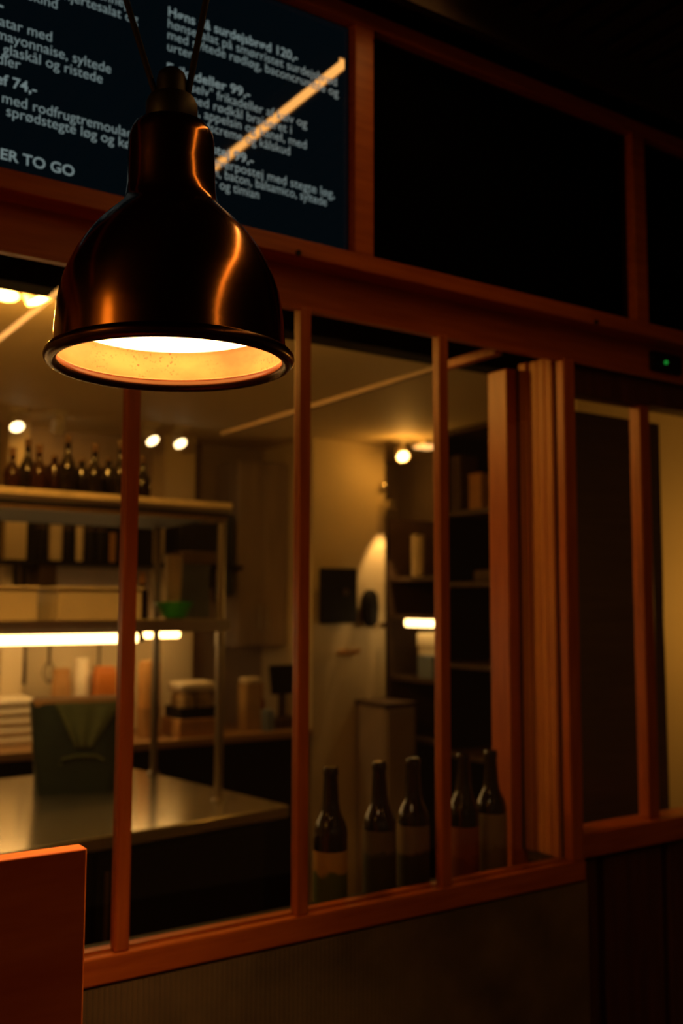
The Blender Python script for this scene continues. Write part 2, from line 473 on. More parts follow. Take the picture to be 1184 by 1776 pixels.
pl = pendant(LAMP, 'dark bronze dome pendant lamp with glowing copper inside, hanging on two cords at the front')

pl.rotation_mode = 'AXIS_ANGLE'; pl.rotation_axis_angle = (math.radians(-0.9), 0.41, 0.91, 0.0)   # hangs a touch off plumb

# linear light over the guests, seen mirrored in the menu screen
ls = thing('linear_ceiling_light', 'thin warm linear light on the ceiling, mirrored as a diagonal streak in the menu screen', 'lamp', (1.134, 0, 2.704))
hs = MB()
hs.box(-0.022, 0.022, -3.2, -0.178, 0.006, 0.040)
hs.box(-0.022, -0.0145, -3.2, -0.178, -0.006, 0.006).box(0.0145, 0.022, -3.2, -0.178, -0.006, 0.006)
hs.build('housing', M_darkbrn, ls)
MB().box(-0.0125, 0.0125, -3.195, -0.183, -0.004, 0.005).build('diffuser', M_strip, ls)

# ================================================================== GUEST SIDE THINGS
bp = MB().box(-0.9, 0.3135, -0.640, -0.620, 0.0, 1.340)
tag(bp.build('counter_panel', M_board, bevel=0.0015), 'reddish brown upright wooden board in front of the window, bottom left', 'panel')
MB_ = MB().box(-0.9, 0.31, -0.618, -0.01, 0.83, 0.86)
tag(MB_.build('serving_counter', M_woodh, bevel=0.003), 'wooden serving counter hidden between the upright board and the ribbed wall', 'counter')
sb = thing('alarm_sensor', 'small black sensor box with a green light above the right window', 'sensor', (1.965, 0.048, 2.135))
MB().box(-0.055, 0.055, -0.030, 0.0, -0.026, 0.022).build('housing', M_black, sb, bevel=0.004)
MB().lathe([(0, -0.003), (0.0030, -0.002), (0.0042, 0.0), (0.0042, 0.003), (0, 0.003)], 16).build('indicator_light', M_green, sb, loc=(-0.010, -0.031, -0.003)).rotation_euler = (PI/2, 0, 0)

wl2 = thing('wall_lamp', 'round warm globe lamp on the left wall of the guest room, out of the frame', 'lamp', (-1.60, -0.67, 2.32))
MB().lathe([(0, 0), (0.06, 0), (0.06, 0.02), (0, 0.02)], 28).build('wall_plate', M_bronzed, wl2).rotation_euler = (0, PI/2, 0)
MB().tube([(0.01, 0, 0), (0.12, 0, 0)], 0.010, 12).build('arm', M_bronzed, wl2)
MB().lathe([(0.20*math.sin(PI*k/20), -0.20*math.cos(PI*k/20)) for k in range(21)], 40).build('globe', emit('lit_globe', (1.0, 0.42, 0.06), 4.2), wl2, loc=(0.27, 0, 0))

# ------------------------------------------------------------------ beer bottles on the sill
def label_mat(name, c1, c2, split, scale=40):
    """two-colour paper label: the picture changes colour at a height on the bottle, with an uneven edge"""
    M = mat(name, c1, 0.6, scale=scale, col2=c2)
    nt = M.node_tree
    rp = [n for n in nt.nodes if n.type == 'VALTORGB'][0]
    nz = [n for n in nt.nodes if n.type == 'TEX_NOISE'][0]
    tc = [n for n in nt.nodes if n.type == 'TEX_COORD'][0]
    sp = nt.nodes.new('ShaderNodeSeparateXYZ')
    ad = nt.nodes.new('ShaderNodeMath'); ad.operation = 'MULTIPLY_ADD'; ad.inputs[1].default_value = 0.05
    sb_ = nt.nodes.new('ShaderNodeMath'); sb_.operation = 'MULTIPLY_ADD'; sb_.inputs[1].default_value = 40; sb_.inputs[2].default_value = 0.5 - (split + 0.025) * 40
    nt.links.new(tc.outputs['Object'], sp.inputs[0])
    nt.links.new(nz.outputs['Fac'], ad.inputs[0]); nt.links.new(sp.outputs['Z'], ad.inputs[2])
    nt.links.new(ad.outputs[0], sb_.inputs[0]); nt.links.new(sb_.outputs[0], rp.inputs[0])
    return M
BOT = [(0.0320, 0.0), (0.0323, 0.005), (0.0325, 0.012), (0.0325, 0.142), (0.0318, 0.153), (0.0285, 0.166), (0.0225, 0.178), (0.0182, 0.190), (0.0160, 0.205),
       (0.0145, 0.232), (0.0134, 0.254), (0.0134, 0.256)]
def beer_bottle(loc, label, lm, z0, z1, cap_m):
    t = thing('beer_bottle', label, 'bottle', loc, 0, 'bottles behind the window sill')
    MB().lathe([(0, 0.002), (0.028, 0.0)] + BOT + [(0, 0.256)], 40).build('bottle_glass', M_bglass, t)
    MB().lathe([(0.0325, z0), (0.03285, z0), (0.03285, z1), (0.0325, z1)], 40, closed=True).build('paper_label', lm, t)
    MB().lathe([(0.0134, 0.254), (0.0147, 0.2545), (0.0149, 0.2595), (0.0141, 0.266), (0.0130, 0.2700), (0.0, 0.2710)], 28).build('bottle_cap', cap_m, t)
    return t
L1 = label_mat('label_yellow_green', (0.46, 0.27, 0.05), (0.07, 0.10, 0.02), 0.078)
L2 = label_mat('label_olive', (0.12, 0.085, 0.030), (0.035, 0.035, 0.012), 0.100)
L3 = label_mat('label_cream_black', (0.22, 0.16, 0.09), (0.035, 0.033, 0.02), 0.090, 22)
L4 = label_mat('label_red', (0.26, 0.07, 0.025), (0.17, 0.035, 0.015), 0.060)
L5 = label_mat('label_grey_cream', (0.22, 0.16, 0.09), (0.16, 0.11, 0.055), 0.070)
beer_bottle((1.072, 0.13, 0.9725), 'dark beer bottle with a yellow and green label, leftmost behind the window sill', L1, 0.02, 0.116, M_bglass)
beer_bottle((1.187, 0.13, 0.9725), 'dark beer bottle with a dull olive label, second from left behind the window sill', L2, 0.02, 0.14, M_bglass)
beer_bottle((1.271, 0.13, 0.9725), 'dark beer bottle with a cream and black label, just left of the third mullion', L3, 0.02, 0.14, M_bglass)
beer_bottle((1.405, 0.13, 0.9725), 'dark beer bottle with a red label, half behind the rightmost bottle', L4, 0.02, 0.122, M_bglass)
beer_bottle((1.482, 0.13, 0.9725), 'dark beer bottle with a greyish cream label, rightmost behind the sill by the inner post', L5, 0.02, 0.14, M_bglass)

# ================================================================== KITCHEN
def spotlight(loc, aim, label, power=1.0, glow=False, beam=None):
    """loc = lens centre; hangs from the ceiling at z 2.43"""
    t = thing('ceiling_spotlight', label, 'spotlight', loc, 0, 'spotlights on the kitchen ceiling')
    top = 2.43 - loc[2]
    MB().lathe([(0, top - 0.012), (0.045, top - 0.012), (0.045, top), (0, top)], 24).build('ceiling_plate', M_plastic, t)
    MB().tube([(0, 0, 0.03), (0, 0, top - 0.01)], 0.008, 10).build('stem', M_plastic, t)
    d = Vector(aim).normalized()
    q = Vector((0, 0, -1)).rotation_difference(d)
    h = MB().lathe([(0, 0.075), (0.022, 0.073), (0.030, 0.055), (0.034, 0.0), (0.031, 0.0), (0.028, 0.006), (0, 0.006)], 28).build('lamp_head', M_plastic, t)
    h.rotation_mode = 'QUATERNION'; h.rotation_quaternion = q
    l = MB().lathe([(0, -0.006), (0.018, -0.004), (0.028, 0.002), (0.028, 0.005), (0, 0.005)], 28).build('lens', M_lens, t)
    l.rotation_mode = 'QUATERNION'; l.rotation_quaternion = q
    db = Vector(beam).normalized() if beam else d
    qb = Vector((0, 0, -1)).rotation_difference(db)
    ld = bpy.data.lights.new('spot_bulb', 'POINT' if glow else 'SPOT')
    ld.energy = W_SPOT * power; ld.color = WARM; ld.shadow_soft_size = 0.03
    if not glow: ld.spot_size = math.radians(118); ld.spot_blend = 0.7
    lo = bpy.data.objects.new('spot_bulb', ld); COL.objects.link(lo)
    lo.parent = t; lo.location = d * 0.05; lo.rotation_mode = 'QUATERNION'; lo.rotation_quaternion = qb
    return t
spotlight((0.686, 1.085, 2.35), (-0.1, -0.2, -1), 'lit ceiling spotlight cut by the left edge, beside the lamp shade', 1.7, True)
spotlight((0.765, 1.063, 2.345), (0.45, -0.15, -1), 'lit ceiling spotlight nearest to the left side of the lamp shade', 1.7, True)
spotlight((1.271, 3.025, 2.35), (0.1, -0.8, -1), 'lit ceiling spotlight above the bottles, far left of the rear row', 0.9)
spotlight((1.442, 2.979, 2.35), (0.2, 1.0, -0.7), 'dimmer ceiling spotlight turned away, second of the rear row', 0.4)
spotlight((1.931, 3.032, 2.35), (0.3, -0.8, -1), 'lit ceiling spotlight just right of the left mullion, third of the rear row', 0.9)
spotlight((2.080, 3.035, 2.35), (0.2, -0.8, -1), 'lit ceiling spotlight above the cream pillar, last of the rear row', 0.9)
spotlight((3.190, 2.664, 2.335), (-0.3, -0.9, -0.8), 'lit ceiling spotlight near the right shelves, beside the ceiling lamp plate', 0.45, True)
# flat ceiling lamp next to it
cl = thing('ceiling_lamp', 'small square lit ceiling lamp right of the single spotlight', 'lamp', (3.36, 2.68, 2.43))
MB().box(-0.06, 0.06, -0.06, 0.06, -0.02, 0.0).build('housing', M_plastic, cl, bevel=0.004)
MB().box(-0.05, 0.05, -0.05, 0.05, -0.032, -0.02).build('diffuser', emit('lit_square_diffuser', (1.0, 0.55, 0.18), 1.6), cl, bevel=0.004)

# worktop with black base cabinets, turned a little from the window
wt = thing('steel_counter', 'stainless steel worktop on black base cabinets behind the window', 'counter', (1.72, 1.362, 0), math.radians(8.0))
MB().box(-2.6, 0.0, 0.0, 1.10, 0.862, 0.900).build('worktop', M_top, wt, bevel=0.004)
MB().box(-2.6, -0.075, 0.03, 1.06, 0.08, 0.862).build('base_cabinet', M_black, wt)
for k in range(4):
    d = MB().box(-0.68 - 0.6*k, -0.10 - 0.6*k, 0.012, 0.03, 0.12, 0.845).build('door', M_black, wt, bevel=0.003)
    MB().tube([(-0.66 - 0.6*k, -0.006, 0.80), (-0.66 - 0.6*k, -0.006, 0.60)], 0.006, 10).build('handle', M_darkbrn, d)

# pass shelf standing on the worktop
A = math.radians(3.0)
ps = thing('pass_shelf', 'stainless steel two-tier pass shelf on posts standing on the worktop', 'shelf', (1.556, 1.546, 0.900), A)
def post(x, y, n='post'):
    o = MB().lathe([(0, 0.0), (0.024, 0.0), (0.024, 0.008), (0.0150, 0.012), (0.0150, 0.985), (0.0, 0.985)], 20).build(n, M_steelv, ps, loc=(x, y, 0))
for x_ in (0.0, -1.75):
    for y_ in (0.0, 0.62):
        post(x_ + (0.07 if y_ > 0 and x_ == 0.0 else 0.0), y_)
ts = MB()
ts.prism([(-1.80, -0.030), (0.02, -0.030), (0.10, 0.66), (-1.80, 0.66)], 0.960, 0.978)
ts.build('top_shelf', M_steel, ps, bevel=0.003)
MB().prism([(-1.79, -0.024), (0.01, -0.024), (0.09, 0.65), (-1.79, 0.65)], 0.950, 0.960).build('underside_shade', M_black, ps)  # black sheet added to paint the steel shelf's underside as shaded
MB().box(-1.80, 0.02, -0.036, -0.024, 0.974, 0.996).build('front_lip', mat('satin_steel_lip', (0.80, 0.68, 0.46), 0.35, metal=0.3), ps, bevel=0.003)
MB().box(-1.79, 0.01, -0.022, -0.012, 0.935, 0.975).build('front_rail', M_darkbrn, ps)
lsf = MB()
lsf.prism([(-1.80, -0.030), (0.02, -0.030), (0.10, 0.66), (-1.80, 0.66)], 0.570, 0.600)
lsf.box(-1.80, 0.02, -0.034, -0.028, 0.563, 0.604)
lsf.build('lower_shelf', M_steel, ps, bevel=0.003)
wl = thing('tube_light', 'bright white tube light under the front edge of the pass shelf', 'lamp', (1.225, 1.475, 1.448), A)
MB().tube([(-1.45, 0, 0), (0.0, 0, 0)], 0.0155, 20).build('tube', M_tube, wl)
MB().box(-1.47, 0.02, -0.012, 0.012, 0.014, 0.022).build('housing', M_steel, wl)
MB().tube([(0.0, 0, 0), (0.022, 0, 0)], 0.014, 16).build('end_cap', M_steel, wl)
rl = thing('tube_light', 'second tube light farther back along the rear wall, only its end showing', 'lamp', (2.07, 3.00, 1.408))
MB().tube([(-1.9, 0, 0), (0.0, 0, 0)], 0.014, 16).build('tube', M_tubeb, rl)
MB().box(-1.92, 0.02, -0.03, 0.03, 0.015, 0.03).build('housing', M_steel, rl)
for x_ in (-0.75, -0.12):
    MB().tube([(x_, 0.0, 0.03), (x_, 0.10, 0.330)], 0.004, 8).build('hanger', M_darkbrn, rl)

# bottles on the top shelf
WB = [(0, 0.0), (0.036, 0.0), (0.038, 0.006), (0.038, 0.105), (0.034, 0.122), (0.018, 0.142), (0.0145, 0.155), (0.0140, 0.185), (0.0155, 0.187), (0.0155, 0.198), (0, 0.199)]
SB = [(0, 0.0), (0.040, 0.0), (0.041, 0.006), (0.041, 0.120), (0.038, 0.130), (0.016, 0.140), (0.0155, 0.160), (0, 0.161)]
glass2 = mat('brown_bottle_glass', (0.030, 0.010, 0.004), 0.12)
capm = mat('dull_bottle_top', (0.18, 0.10, 0.05), 0.5)
spec = [(0.905, WB, 0.80, 'squat amber bottle at the left edge of the top steel shelf', glass2),
        (0.945, WB, 1.02, 'tall dark bottle on the top steel shelf, second from the left edge', M_bglass),
        (0.990, WB, 0.88, 'dark brown bottle on the top steel shelf under the left spotlight', glass2),
        (1.035, SB, 0.98, 'wide dark bottle on the top steel shelf, fourth from the left edge', glass2),
        (1.085, WB, 1.08, 'tallest black bottle in the middle of the top steel shelf', M_bglass),
        (1.130, SB, 0.95, 'wide black bottle with a dull top, right of the tallest one', M_bglass),
        (1.178, WB, 0.97, 'black bottle on the top shelf, third left of the mullion', M_bglass),
        (1.225, SB, 1.02, 'wide black bottle on the top shelf, next but one to the mullion', M_bglass),
        (1.270, WB, 1.06, 'black bottle on the top shelf hard against the mullion edge', M_bglass),
        (1.352, WB, 0.90, 'black bottle on the top shelf just right of the left mullion', M_bglass)]
for i_, (x_, pf, s_, lb, gm) in enumerate(spec):
    t = thing('spirit_bottle', lb, 'bottle', (x_ + (0.02 if i_ % 2 else -0.01), 1.80 if i_ % 2 else 1.725, 1.8795), 0, 'bottles on the top steel shelf')
    MB().lathe([(r*0.72, z*s_*1.05) for r, z in pf], 28).build('bottle_glass', gm, t)
    zt = pf[-1][1]*s_*1.05
    MB().lathe([(0.0105, zt - 0.018), (0.0112, zt - 0.016), (0.0112, zt + 0.006), (0, zt + 0.007)], 20).build('stopper', capm, t)

# white bins on the lower shelf
def bin_(x0, x1, label):
    t = thing('plastic_bin', label, 'bin', ((x0 + x1)/2, 1.60, 1.5005), A, 'white bins on the pass shelf')
    w_ = (x1 - x0)/2
    bm = MB()
    bm.box(-w_, w_, -0.075, -0.071, 0, 0.100).box(-w_, w_, 0.180, 0.184, 0, 0.100).box(-w_, -w_+0.004, -0.071, 0.180, 0, 0.100).box(w_-0.004, w_, -0.071, 0.180, 0, 0.100).box(-w_, w_, -0.075, 0.184, 0, 0.004)
    bm.build('body', M_plastic, t)
    rm = MB()
    rm.box(-w_-0.006, w_+0.006, -0.082, -0.071, 0.098, 0.106).box(-w_-0.006, w_+0.006, 0.180, 0.190, 0.098, 0.106).box(-w_-0.006, -w_+0.004, -0.071, 0.18, 0.098, 0.106).box(w_-0.004, w_+0.006, -0.071, 0.18, 0.098, 0.106)
    rm.build('rim', M_plastic, t, bevel=0.002)
bin_(0.66, 0.925, 'white plastic bin at the left edge above the tube light')
bin_(0.985, 1.26, 'white plastic bin between the other bin and the left mullion')

# things on the right half of the lower shelf
t = thing('serving_bowl', 'bright green bowl on the lower steel shelf right of the left mullion', 'bowl', (1.50, 1.80, 1.501))
MB().lathe([(0.030, 0), (0.045, 0.010), (0.062, 0.045), (0.070, 0.055), (0.070, 0.060), (0.060, 0.052), (0.043, 0.014), (0, 0.010)], 36).build('bowl', M_greenp, t)
MB().lathe([(0, 0), (0.034, 0), (0.034, 0.006), (0.030, 0.008)], 28).build('foot', M_black, t)
tag(MB().lathe([(0, 0), (0.026, 0), (0.030, 0.10), (0.033, 0.165), (0.029, 0.165), (0, 0.16)], 28, c=(1.495, 1.80, 1.5625)).build('paper_roll', M_paper), 'white upright paper roll standing in the green bowl', 'paper roll')
t = thing('storage_box', 'slate blue storage box on the lower steel shelf beside the front post', 'box', (1.64, 1.98, 1.501))
MB().box(-0.060, 0.060, -0.06, 0.06, 0, 0.185).build('body', M_blue, t, bevel=0.004)
MB().box(-0.063, 0.063, -0.063, 0.063, 0.185, 0.20).build('lid', M_blue, t, bevel=0.003)
t = thing('sauce_bottle', 'small dark bottle with a tan top on the lower steel shelf right beside the mullion', 'bottle', (1.335, 1.70, 1.501))
MB().lathe([(0, 0), (0.022, 0), (0.022, 0.09), (0.012, 0.11), (0.010, 0.125), (0, 0.126)], 24).build('bottle_glass', M_bglass, t)
MB().lathe([(0.011, 0.120), (0.012, 0.122), (0.010, 0.160), (0, 0.162)], 20).build('cap', M_kraft, t)

# rear wall shelf with cups and tins
rs = thing('wall_shelf', 'black shelf on the rear kitchen wall seen between the two steel tiers', 'shelf', (1.85, 3.25, 1.755))
MB().box(-0.62, 0.62, -0.16, 0.16, -0.02, 0.0).build('shelf_board', M_black, rs)
for x_ in (-0.5, 0.45):
    MB().box(x_, x_ + 0.02, -0.12, 0.16, -0.12, -0.02).build('bracket', M_black, rs)
MB().box(-0.62, 0.62, 0.145, 0.165, 0.0, 0.24).build('back_panel', M_black, rs)
def cups(x, y, r, h, label, z=1.7555):
    t = thing('cup_stack', label, 'cups', (x, y, z), 0, 'stacked paper cups')
    pf = [(0, 0), (r*0.82, 0)]
    n = 7
    for k in range(n):
        z0 = h*k/n
        pf += [(r*0.84, z0 + 0.002), (r*(0.90 + 0.015*k), z0 + h/n*0.8), (r*(0.96 + 0.01*k), z0 + h/n*0.85), (r*(0.96 + 0.01*k), z0 + h/n)]
    pf += [(0, h)]
    MB().lathe(pf, 28).build('cup', M_paper, t)
    return t
cups(1.512, 3.18, 0.034, 0.170, 'wide stack of white paper cups on the black rear shelf')
cups(1.628, 3.18, 0.020, 0.170, 'narrow stack of white paper cups right of the wide stack')
t = cups(1.795, 3.18, 0.017, 0.145, 'tan narrow cup stack on the rear shelf next to the left mullion')
t.children[0].data.materials[0] = M_kraft
tin = None
for i, (x_, lb) in enumerate(((1.450, 'black tin left of the wide cup stack on the rear shelf'), (1.575, 'black tin between the two white cup stacks on the rear shelf'),
               (1.685, 'black tin right of the narrow white cup stack'), (1.740, 'black tin left of the tan cup stack'))):
    if tin is None:
        tin = thing('tin', lb, 'tin', (x_, 3.20, 1.7555), 0, 'black tins on the rear shelf')
        MB().lathe([(0, 0), (0.024, 0), (0.024, 0.15), (0.022, 0.153), (0, 0.153)], 24).build('body', M_black, tin)
        MB().lathe([(0, 0.153), (0.025, 0.153), (0.025, 0.166), (0, 0.167)], 24).build('lid', M_darkbrn, tin)
    else:
        copy_thing(tin, (x_, 3.20, 1.7555), lb)
t = thing('storage_crate', 'black crate under the top steel shelf, seen beside the right post', 'crate', (2.22, 3.16, 1.7555))
MB().box(-0.12, 0.13, -0.10, 0.10, 0.06, 0.21).build('body', M_black, t, bevel=0.006)
MB().box(-0.125, 0.135, -0.105, 0.105, 0.0, 0.06).build('base', M_darkbrn, t, bevel=0.004)
tag(MB().box(1.42, 1.50, 3.10, 3.30, 1.55, 1.735).build('hanging_cloth', M_darkbrn, bevel=0.01), 'dark brown cloth hanging under the rear shelf', 'cloth')

# rear counter
rc = thing('rear_counter', 'dark counter with a wooden top along the rear kitchen wall', 'counter', (0, 0, 0))
MB().box(-1.1, 2.77, 2.88, 3.405, 0.885, 0.920).build('countertop', mat('rear_wood_top', (0.42, 0.24, 0.10), 0.5, scale=10, stretch=(0.5, 5, 5)), rc, bevel=0.003)
MB().box(-1.1, 2.75, 2.93, 3.405, 0.0, 0.885).build('base_cabinet', M_black, rc)
CT = 0.9205
t = thing('cloth_pile', 'pile of folded white cloths at the left edge below the tube light', 'cloths', (1.31, 3.19, CT))
for k in range(5):
    MB().box(-0.16 - 0.003*k, 0.13 - 0.006*k, -0.11, 0.11, 0.042*k, 0.042*k + 0.040).build('folded_cloth', M_paper, t, bevel=0.014, segs=3)
def jar(x, y, r, h, m_, label, top=None):
    t = thing('jar', label, 'jar', (x, y, CT), 0, 'jars on the rear counter')
    MB().lathe([(0, 0), (r*0.94, 0), (r, 0.008), (r, h*0.80), (r*0.82, h*0.88), (r*0.82, h*0.90), (0, h*0.90)], 28).build('body', m_, t)
    MB().lathe([(0, h*0.90), (r*0.88, h*0.90), (r*0.88, h), (0, h)], 28).build('lid', top or m_, t)
jar(1.565, 3.20, 0.045, 0.33, M_kraft, 'brown jar behind the green bag, left of the white jar')
jar(1.66, 3.20, 0.038, 0.375, M_paper, 'tall white jar behind the green bag', M_paper)
jar(1.74, 3.30, 0.040, 0.30, M_plastic, 'off-white jar between the tall white jar and the orange box')
t = thing('orange_box', 'orange upright box behind the green bag, left of the mullion', 'box', (1.765, 3.17, CT))
MB().box(-0.050, 0.050, -0.04, 0.04, 0, 0.315).build('body', M_orange, t, bevel=0.008)
MB().box(-0.046, 0.046, -0.036, 0.036, 0.315, 0.335).build('lid', M_orange, t, bevel=0.006)
t = thing('amber_canister', 'amber canister right of the left mullion on the rear counter', 'canister', (1.945, 3.05, CT))
MB().lathe([(0, 0), (0.055, 0), (0.055, 0.12), (0.057, 0.122), (0.057, 0.14), (0, 0.14)], 28).build('base', M_kraft, t)
MB().lathe([(0.050, 0.14), (0.052, 0.142), (0.052, 0.345), (0.045, 0.36), (0, 0.36)], 28).build('body', mat('amber_plastic', (0.72, 0.36, 0.09), 0.4), t)
# utensils hanging on a rail below the tube
rk = tag(MB().tube([(1.35, 3.36, 1.40), (1.98, 3.36, 1.40)], 0.006, 10).build('utensil_rail', M_steel), 'thin steel rail on the splashback with hanging utensils', 'rail')
t = thing('whisk', 'dark whisk hanging from the rail above the green bag', 'whisk', (1.55, 3.34, 1.18))
MB().tube([(0, 0, 0.10), (0, 0, 0.215)], 0.007, 10).build('handle', M_darkbrn, t)
for k in range(4):
    a = PI*k/4
    pts = [(0.034*math.sin(PI*j/8)*math.cos(a)*(1 if 1 else 0), 0.034*math.sin(PI*j/8)*math.sin(a), 0.10 - 0.11*j/8*1.0) for j in range(9)]
    MB().tube(pts, 0.0025, 6).build('wire_loop', M_darkbrn, t)
t = thing('ladle', 'dark ladle hanging from the rail above the orange box', 'ladle', (1.80, 3.34, 1.18))
MB().tube([(0, 0, 0.0), (0, 0, 0.215)], 0.006, 10).build('handle', M_darkbrn, t)
MB().lathe([(0, -0.035), (0.022, -0.028), (0.036, -0.006), (0.038, 0.004), (0.034, 0.002), (0.020, -0.022), (0, -0.028)], 24).build('bowl', M_darkbrn, t)
t = thing('knife', 'dark thin knife hanging left of the whisk on the splashback', 'knife', (1.43, 3.345, 1.17))
MB().box(-0.010, 0.010, -0.004, 0.004, 0.12, 0.225).build('handle', M_darkbrn, t, bevel=0.003)
MB().prism([(-0.012, -0.001), (0.012, -0.001), (0.012, 0.001), (-0.012, 0.001)], 0.0, 0.12).build('blade', M_darkbrn, t)

# stacked trays and loaves right of the back post
t = thing('bread_tray', 'black tray with a lidded end on the rear counter between the shelf posts', 'tray', (2.155, 3.02, CT + 0.085))
MB().box(-0.10, 0.10, -0.09, 0.09, 0, 0.012).box(-0.10, 0.10, -0.09, -0.082, 0.012, 0.055).box(-0.10, 0.10, 0.082, 0.09, 0.012, 0.055).box(-0.10, -0.092, -0.082, 0.082, 0.012, 0.055).box(0.092, 0.10, -0.082, 0.082, 0.012, 0.055).build('tray', M_black, t, bevel=0.003)
t2 = tag(MB().box(2.045, 2.265, 2.92, 3.13, CT, CT + 0.085).build('cardboard_box', M_kraft, bevel=0.004), 'low cardboard box under the black tray on the rear counter', 'box')
for k, (dx, lb) in enumerate(((-0.052, 'left loaf of bread in the black tray'), (0.046, 'right loaf of bread in the black tray'))):
    lf = MB()
    lf.box(-0.040, 0.040, -0.073, 0.073, 0.0, 0.115)
    tag(lf.build('bread_loaf', M_loaf, bevel=0.032, segs=4, loc=(2.155 + dx*0.9, 3.02, CT + 0.098)), lb, 'bread', 'loaves in the black tray')
tag(MB().box(-0.095, 0.095, -0.08, 0.08, 0, 0.045).build('wrapped_parcel', M_paper, bevel=0.016, segs=3, loc=(2.155, 3.02, CT + 0.2135)), 'shiny white wrapped parcel lying on the bread loaves', 'parcel')
t = thing('cream_carton', 'cream carton on the rear counter right of the shelf posts', 'carton', (2.495, 3.05, CT))
MB().box(-0.045, 0.045, -0.045, 0.045, 0, 0.235).build('body', mat('cream_carton_card', (0.62, 0.40, 0.16), 0.6), t, bevel=0.003)
MB().prism([(-0.045, -0.045), (0.045, -0.045), (0.045, 0.045), (-0.045, 0.045)], 0.235, 0.262).build('folded_top', M_paper, t, bevel=0.012)
tag(MB().lathe([(0, 0), (0.022, 0), (0.022, 0.13), (0.010, 0.16), (0.010, 0.225), (0, 0.226)], 20, c=(2.572, 3.07, CT)).build('red_bottle', M_red), 'small red bottle between the cream carton and the black till', 'bottle')
tag(MB().lathe([(0, 0), (0.030, 0), (0.034, 0.10), (0.030, 0.105), (0, 0.105)], 24, c=(2.545, 2.95, CT)).build('blue_tub', M_blue), 'slate blue tub in front of the red bottle on the rear counter', 'tub')
t = thing('till', 'black till with a tilted screen on the rear counter left of the middle mullion', 'till', (2.69, 3.05, CT))
MB().box(-0.08, 0.075, -0.08, 0.08, 0, 0.05).build('base', M_darkbrn, t, bevel=0.004)
MB().box(-0.015, 0.015, -0.01, 0.02, 0.05, 0.20).build('stand', M_darkbrn, t)
s_ = MB().box(-0.085, 0.075, -0.012, 0.012, -0.075, 0.075).build('display', M_black, t, bevel=0.004, loc=(0.0, -0.02, 0.245)); s_.rotation_euler = (math.radians(-12), 0, 0)
# wall cabinet
t = thing('steel_cabinet', 'tall grey steel cabinet on the rear wall left of the middle mullion', 'cabinet', (2.62, 3.26, 1.33))
MB().box(-0.15, 0.15, -0.10, 0.15, 0, 0.99).build('body', mat('grey_steel_cabinet', (0.42, 0.34, 0.30), 0.45, metal=0.2, scale=4, stretch=(5, 5, 0.6)), t, bevel=0.004)
for x0 in (-0.148, 0.002):
    d = MB().box(x0, x0 + 0.146, -0.116, -0.10, 0.01, 0.98).build('door', t.children[0].data.materials[0], t, bevel=0.003)
    MB().tube([(x0 + (0.125 if x0 < -0.1 else 0.02), -0.128, 0.10), (x0 + (0.125 if x0 < -0.1 else 0.02), -0.128, 0.22)], 0.005, 8).build('handle', M_steel, d)
tag(MB().box(2.395, 2.435, 3.12, 3.26, 1.60, 2.02).build('apron', mat('navy_cloth', (0.025, 0.035, 0.05), 0.8), bevel=0.012, segs=3), 'dark navy apron hanging at the side of the grey cabinet', 'apron')

# green carrier bag on the worktop
gb = thing('carrier_bag', 'dark green carrier bag with a brown card rim standing on the worktop', 'bag', (1.225, 2.00, 0.9005), math.radians(-14))
bg = MB()
bmv = bg.bm
rings = []
for zi, (z, sx, sy) in enumerate(((0, 0.135, 0.085), (0.08, 0.142, 0.088), (0.16, 0.150, 0.086), (0.24, 0.152, 0.082), (0.31, 0.156, 0.080))):
    ring = []
    for k in range(40):
        a = 2*PI*k/40
        ca, sa = math.cos(a), math.sin(a)
        px = sx*math.copysign(abs(ca)**0.35, ca); py = sy*math.copysign(abs(sa)**0.35, sa)
        wob = 0.006*math.sin(5*a + zi*1.3) + 0.004*math.sin(9*a - zi*2.1)
        ring.append(bmv.verts.new((px*(1 + wob*4), py*(1 + wob*6), z)))
    rings.append(ring)
for A_, B_ in zip(rings, rings[1:]):
    for k in range(40):
        bmv.faces.new((A_[k], A_[(k+1) % 40], B_[(k+1) % 40], B_[k]))
bmv.faces.new(rings[0][::-1])
bg.build('bag_body', M_greenbag, gb)
MB().box(-0.150, 0.150, -0.078, 0.078, 0.300, 0.322).build('card_rim', M_kraft, gb, bevel=0.01)
# lighter cloth draped over the front of the bag
dr = MB()
n = 16
rows = []
for j in range(9):
    v = j/8
    half = 0.115*(1 - 0.72*v) if j else 0.115
    rows.append([dr.bm.verts.new((0.03 + (-1 + 2*k/n)*half - 0.012*v, -0.098 - 0.006*math.sin(k*1.1) - 0.006*v, 0.312 - 0.15*v)) for k in range(n + 1)])
for Ar, Br in zip(rows, rows[1:]):
    for k in range(n):
        dr.bm.faces.new((Ar[k], Ar[k+1], Br[k+1], Br[k]))
do = dr.build('sage_drape', M_sage, gb)
sd = do.modifiers.new('thick', 'SOLIDIFY'); sd.thickness = 0.003
hd = MB().tube([(-0.06, -0.100, 0.105), (-0.055, -0.104, 0.125), (-0.01, -0.106, 0.135), (0.06, -0.104, 0.132), (0.085, -0.100, 0.115)], 0.005, 10)
hd.build('bag_handle', M_sage, gb)

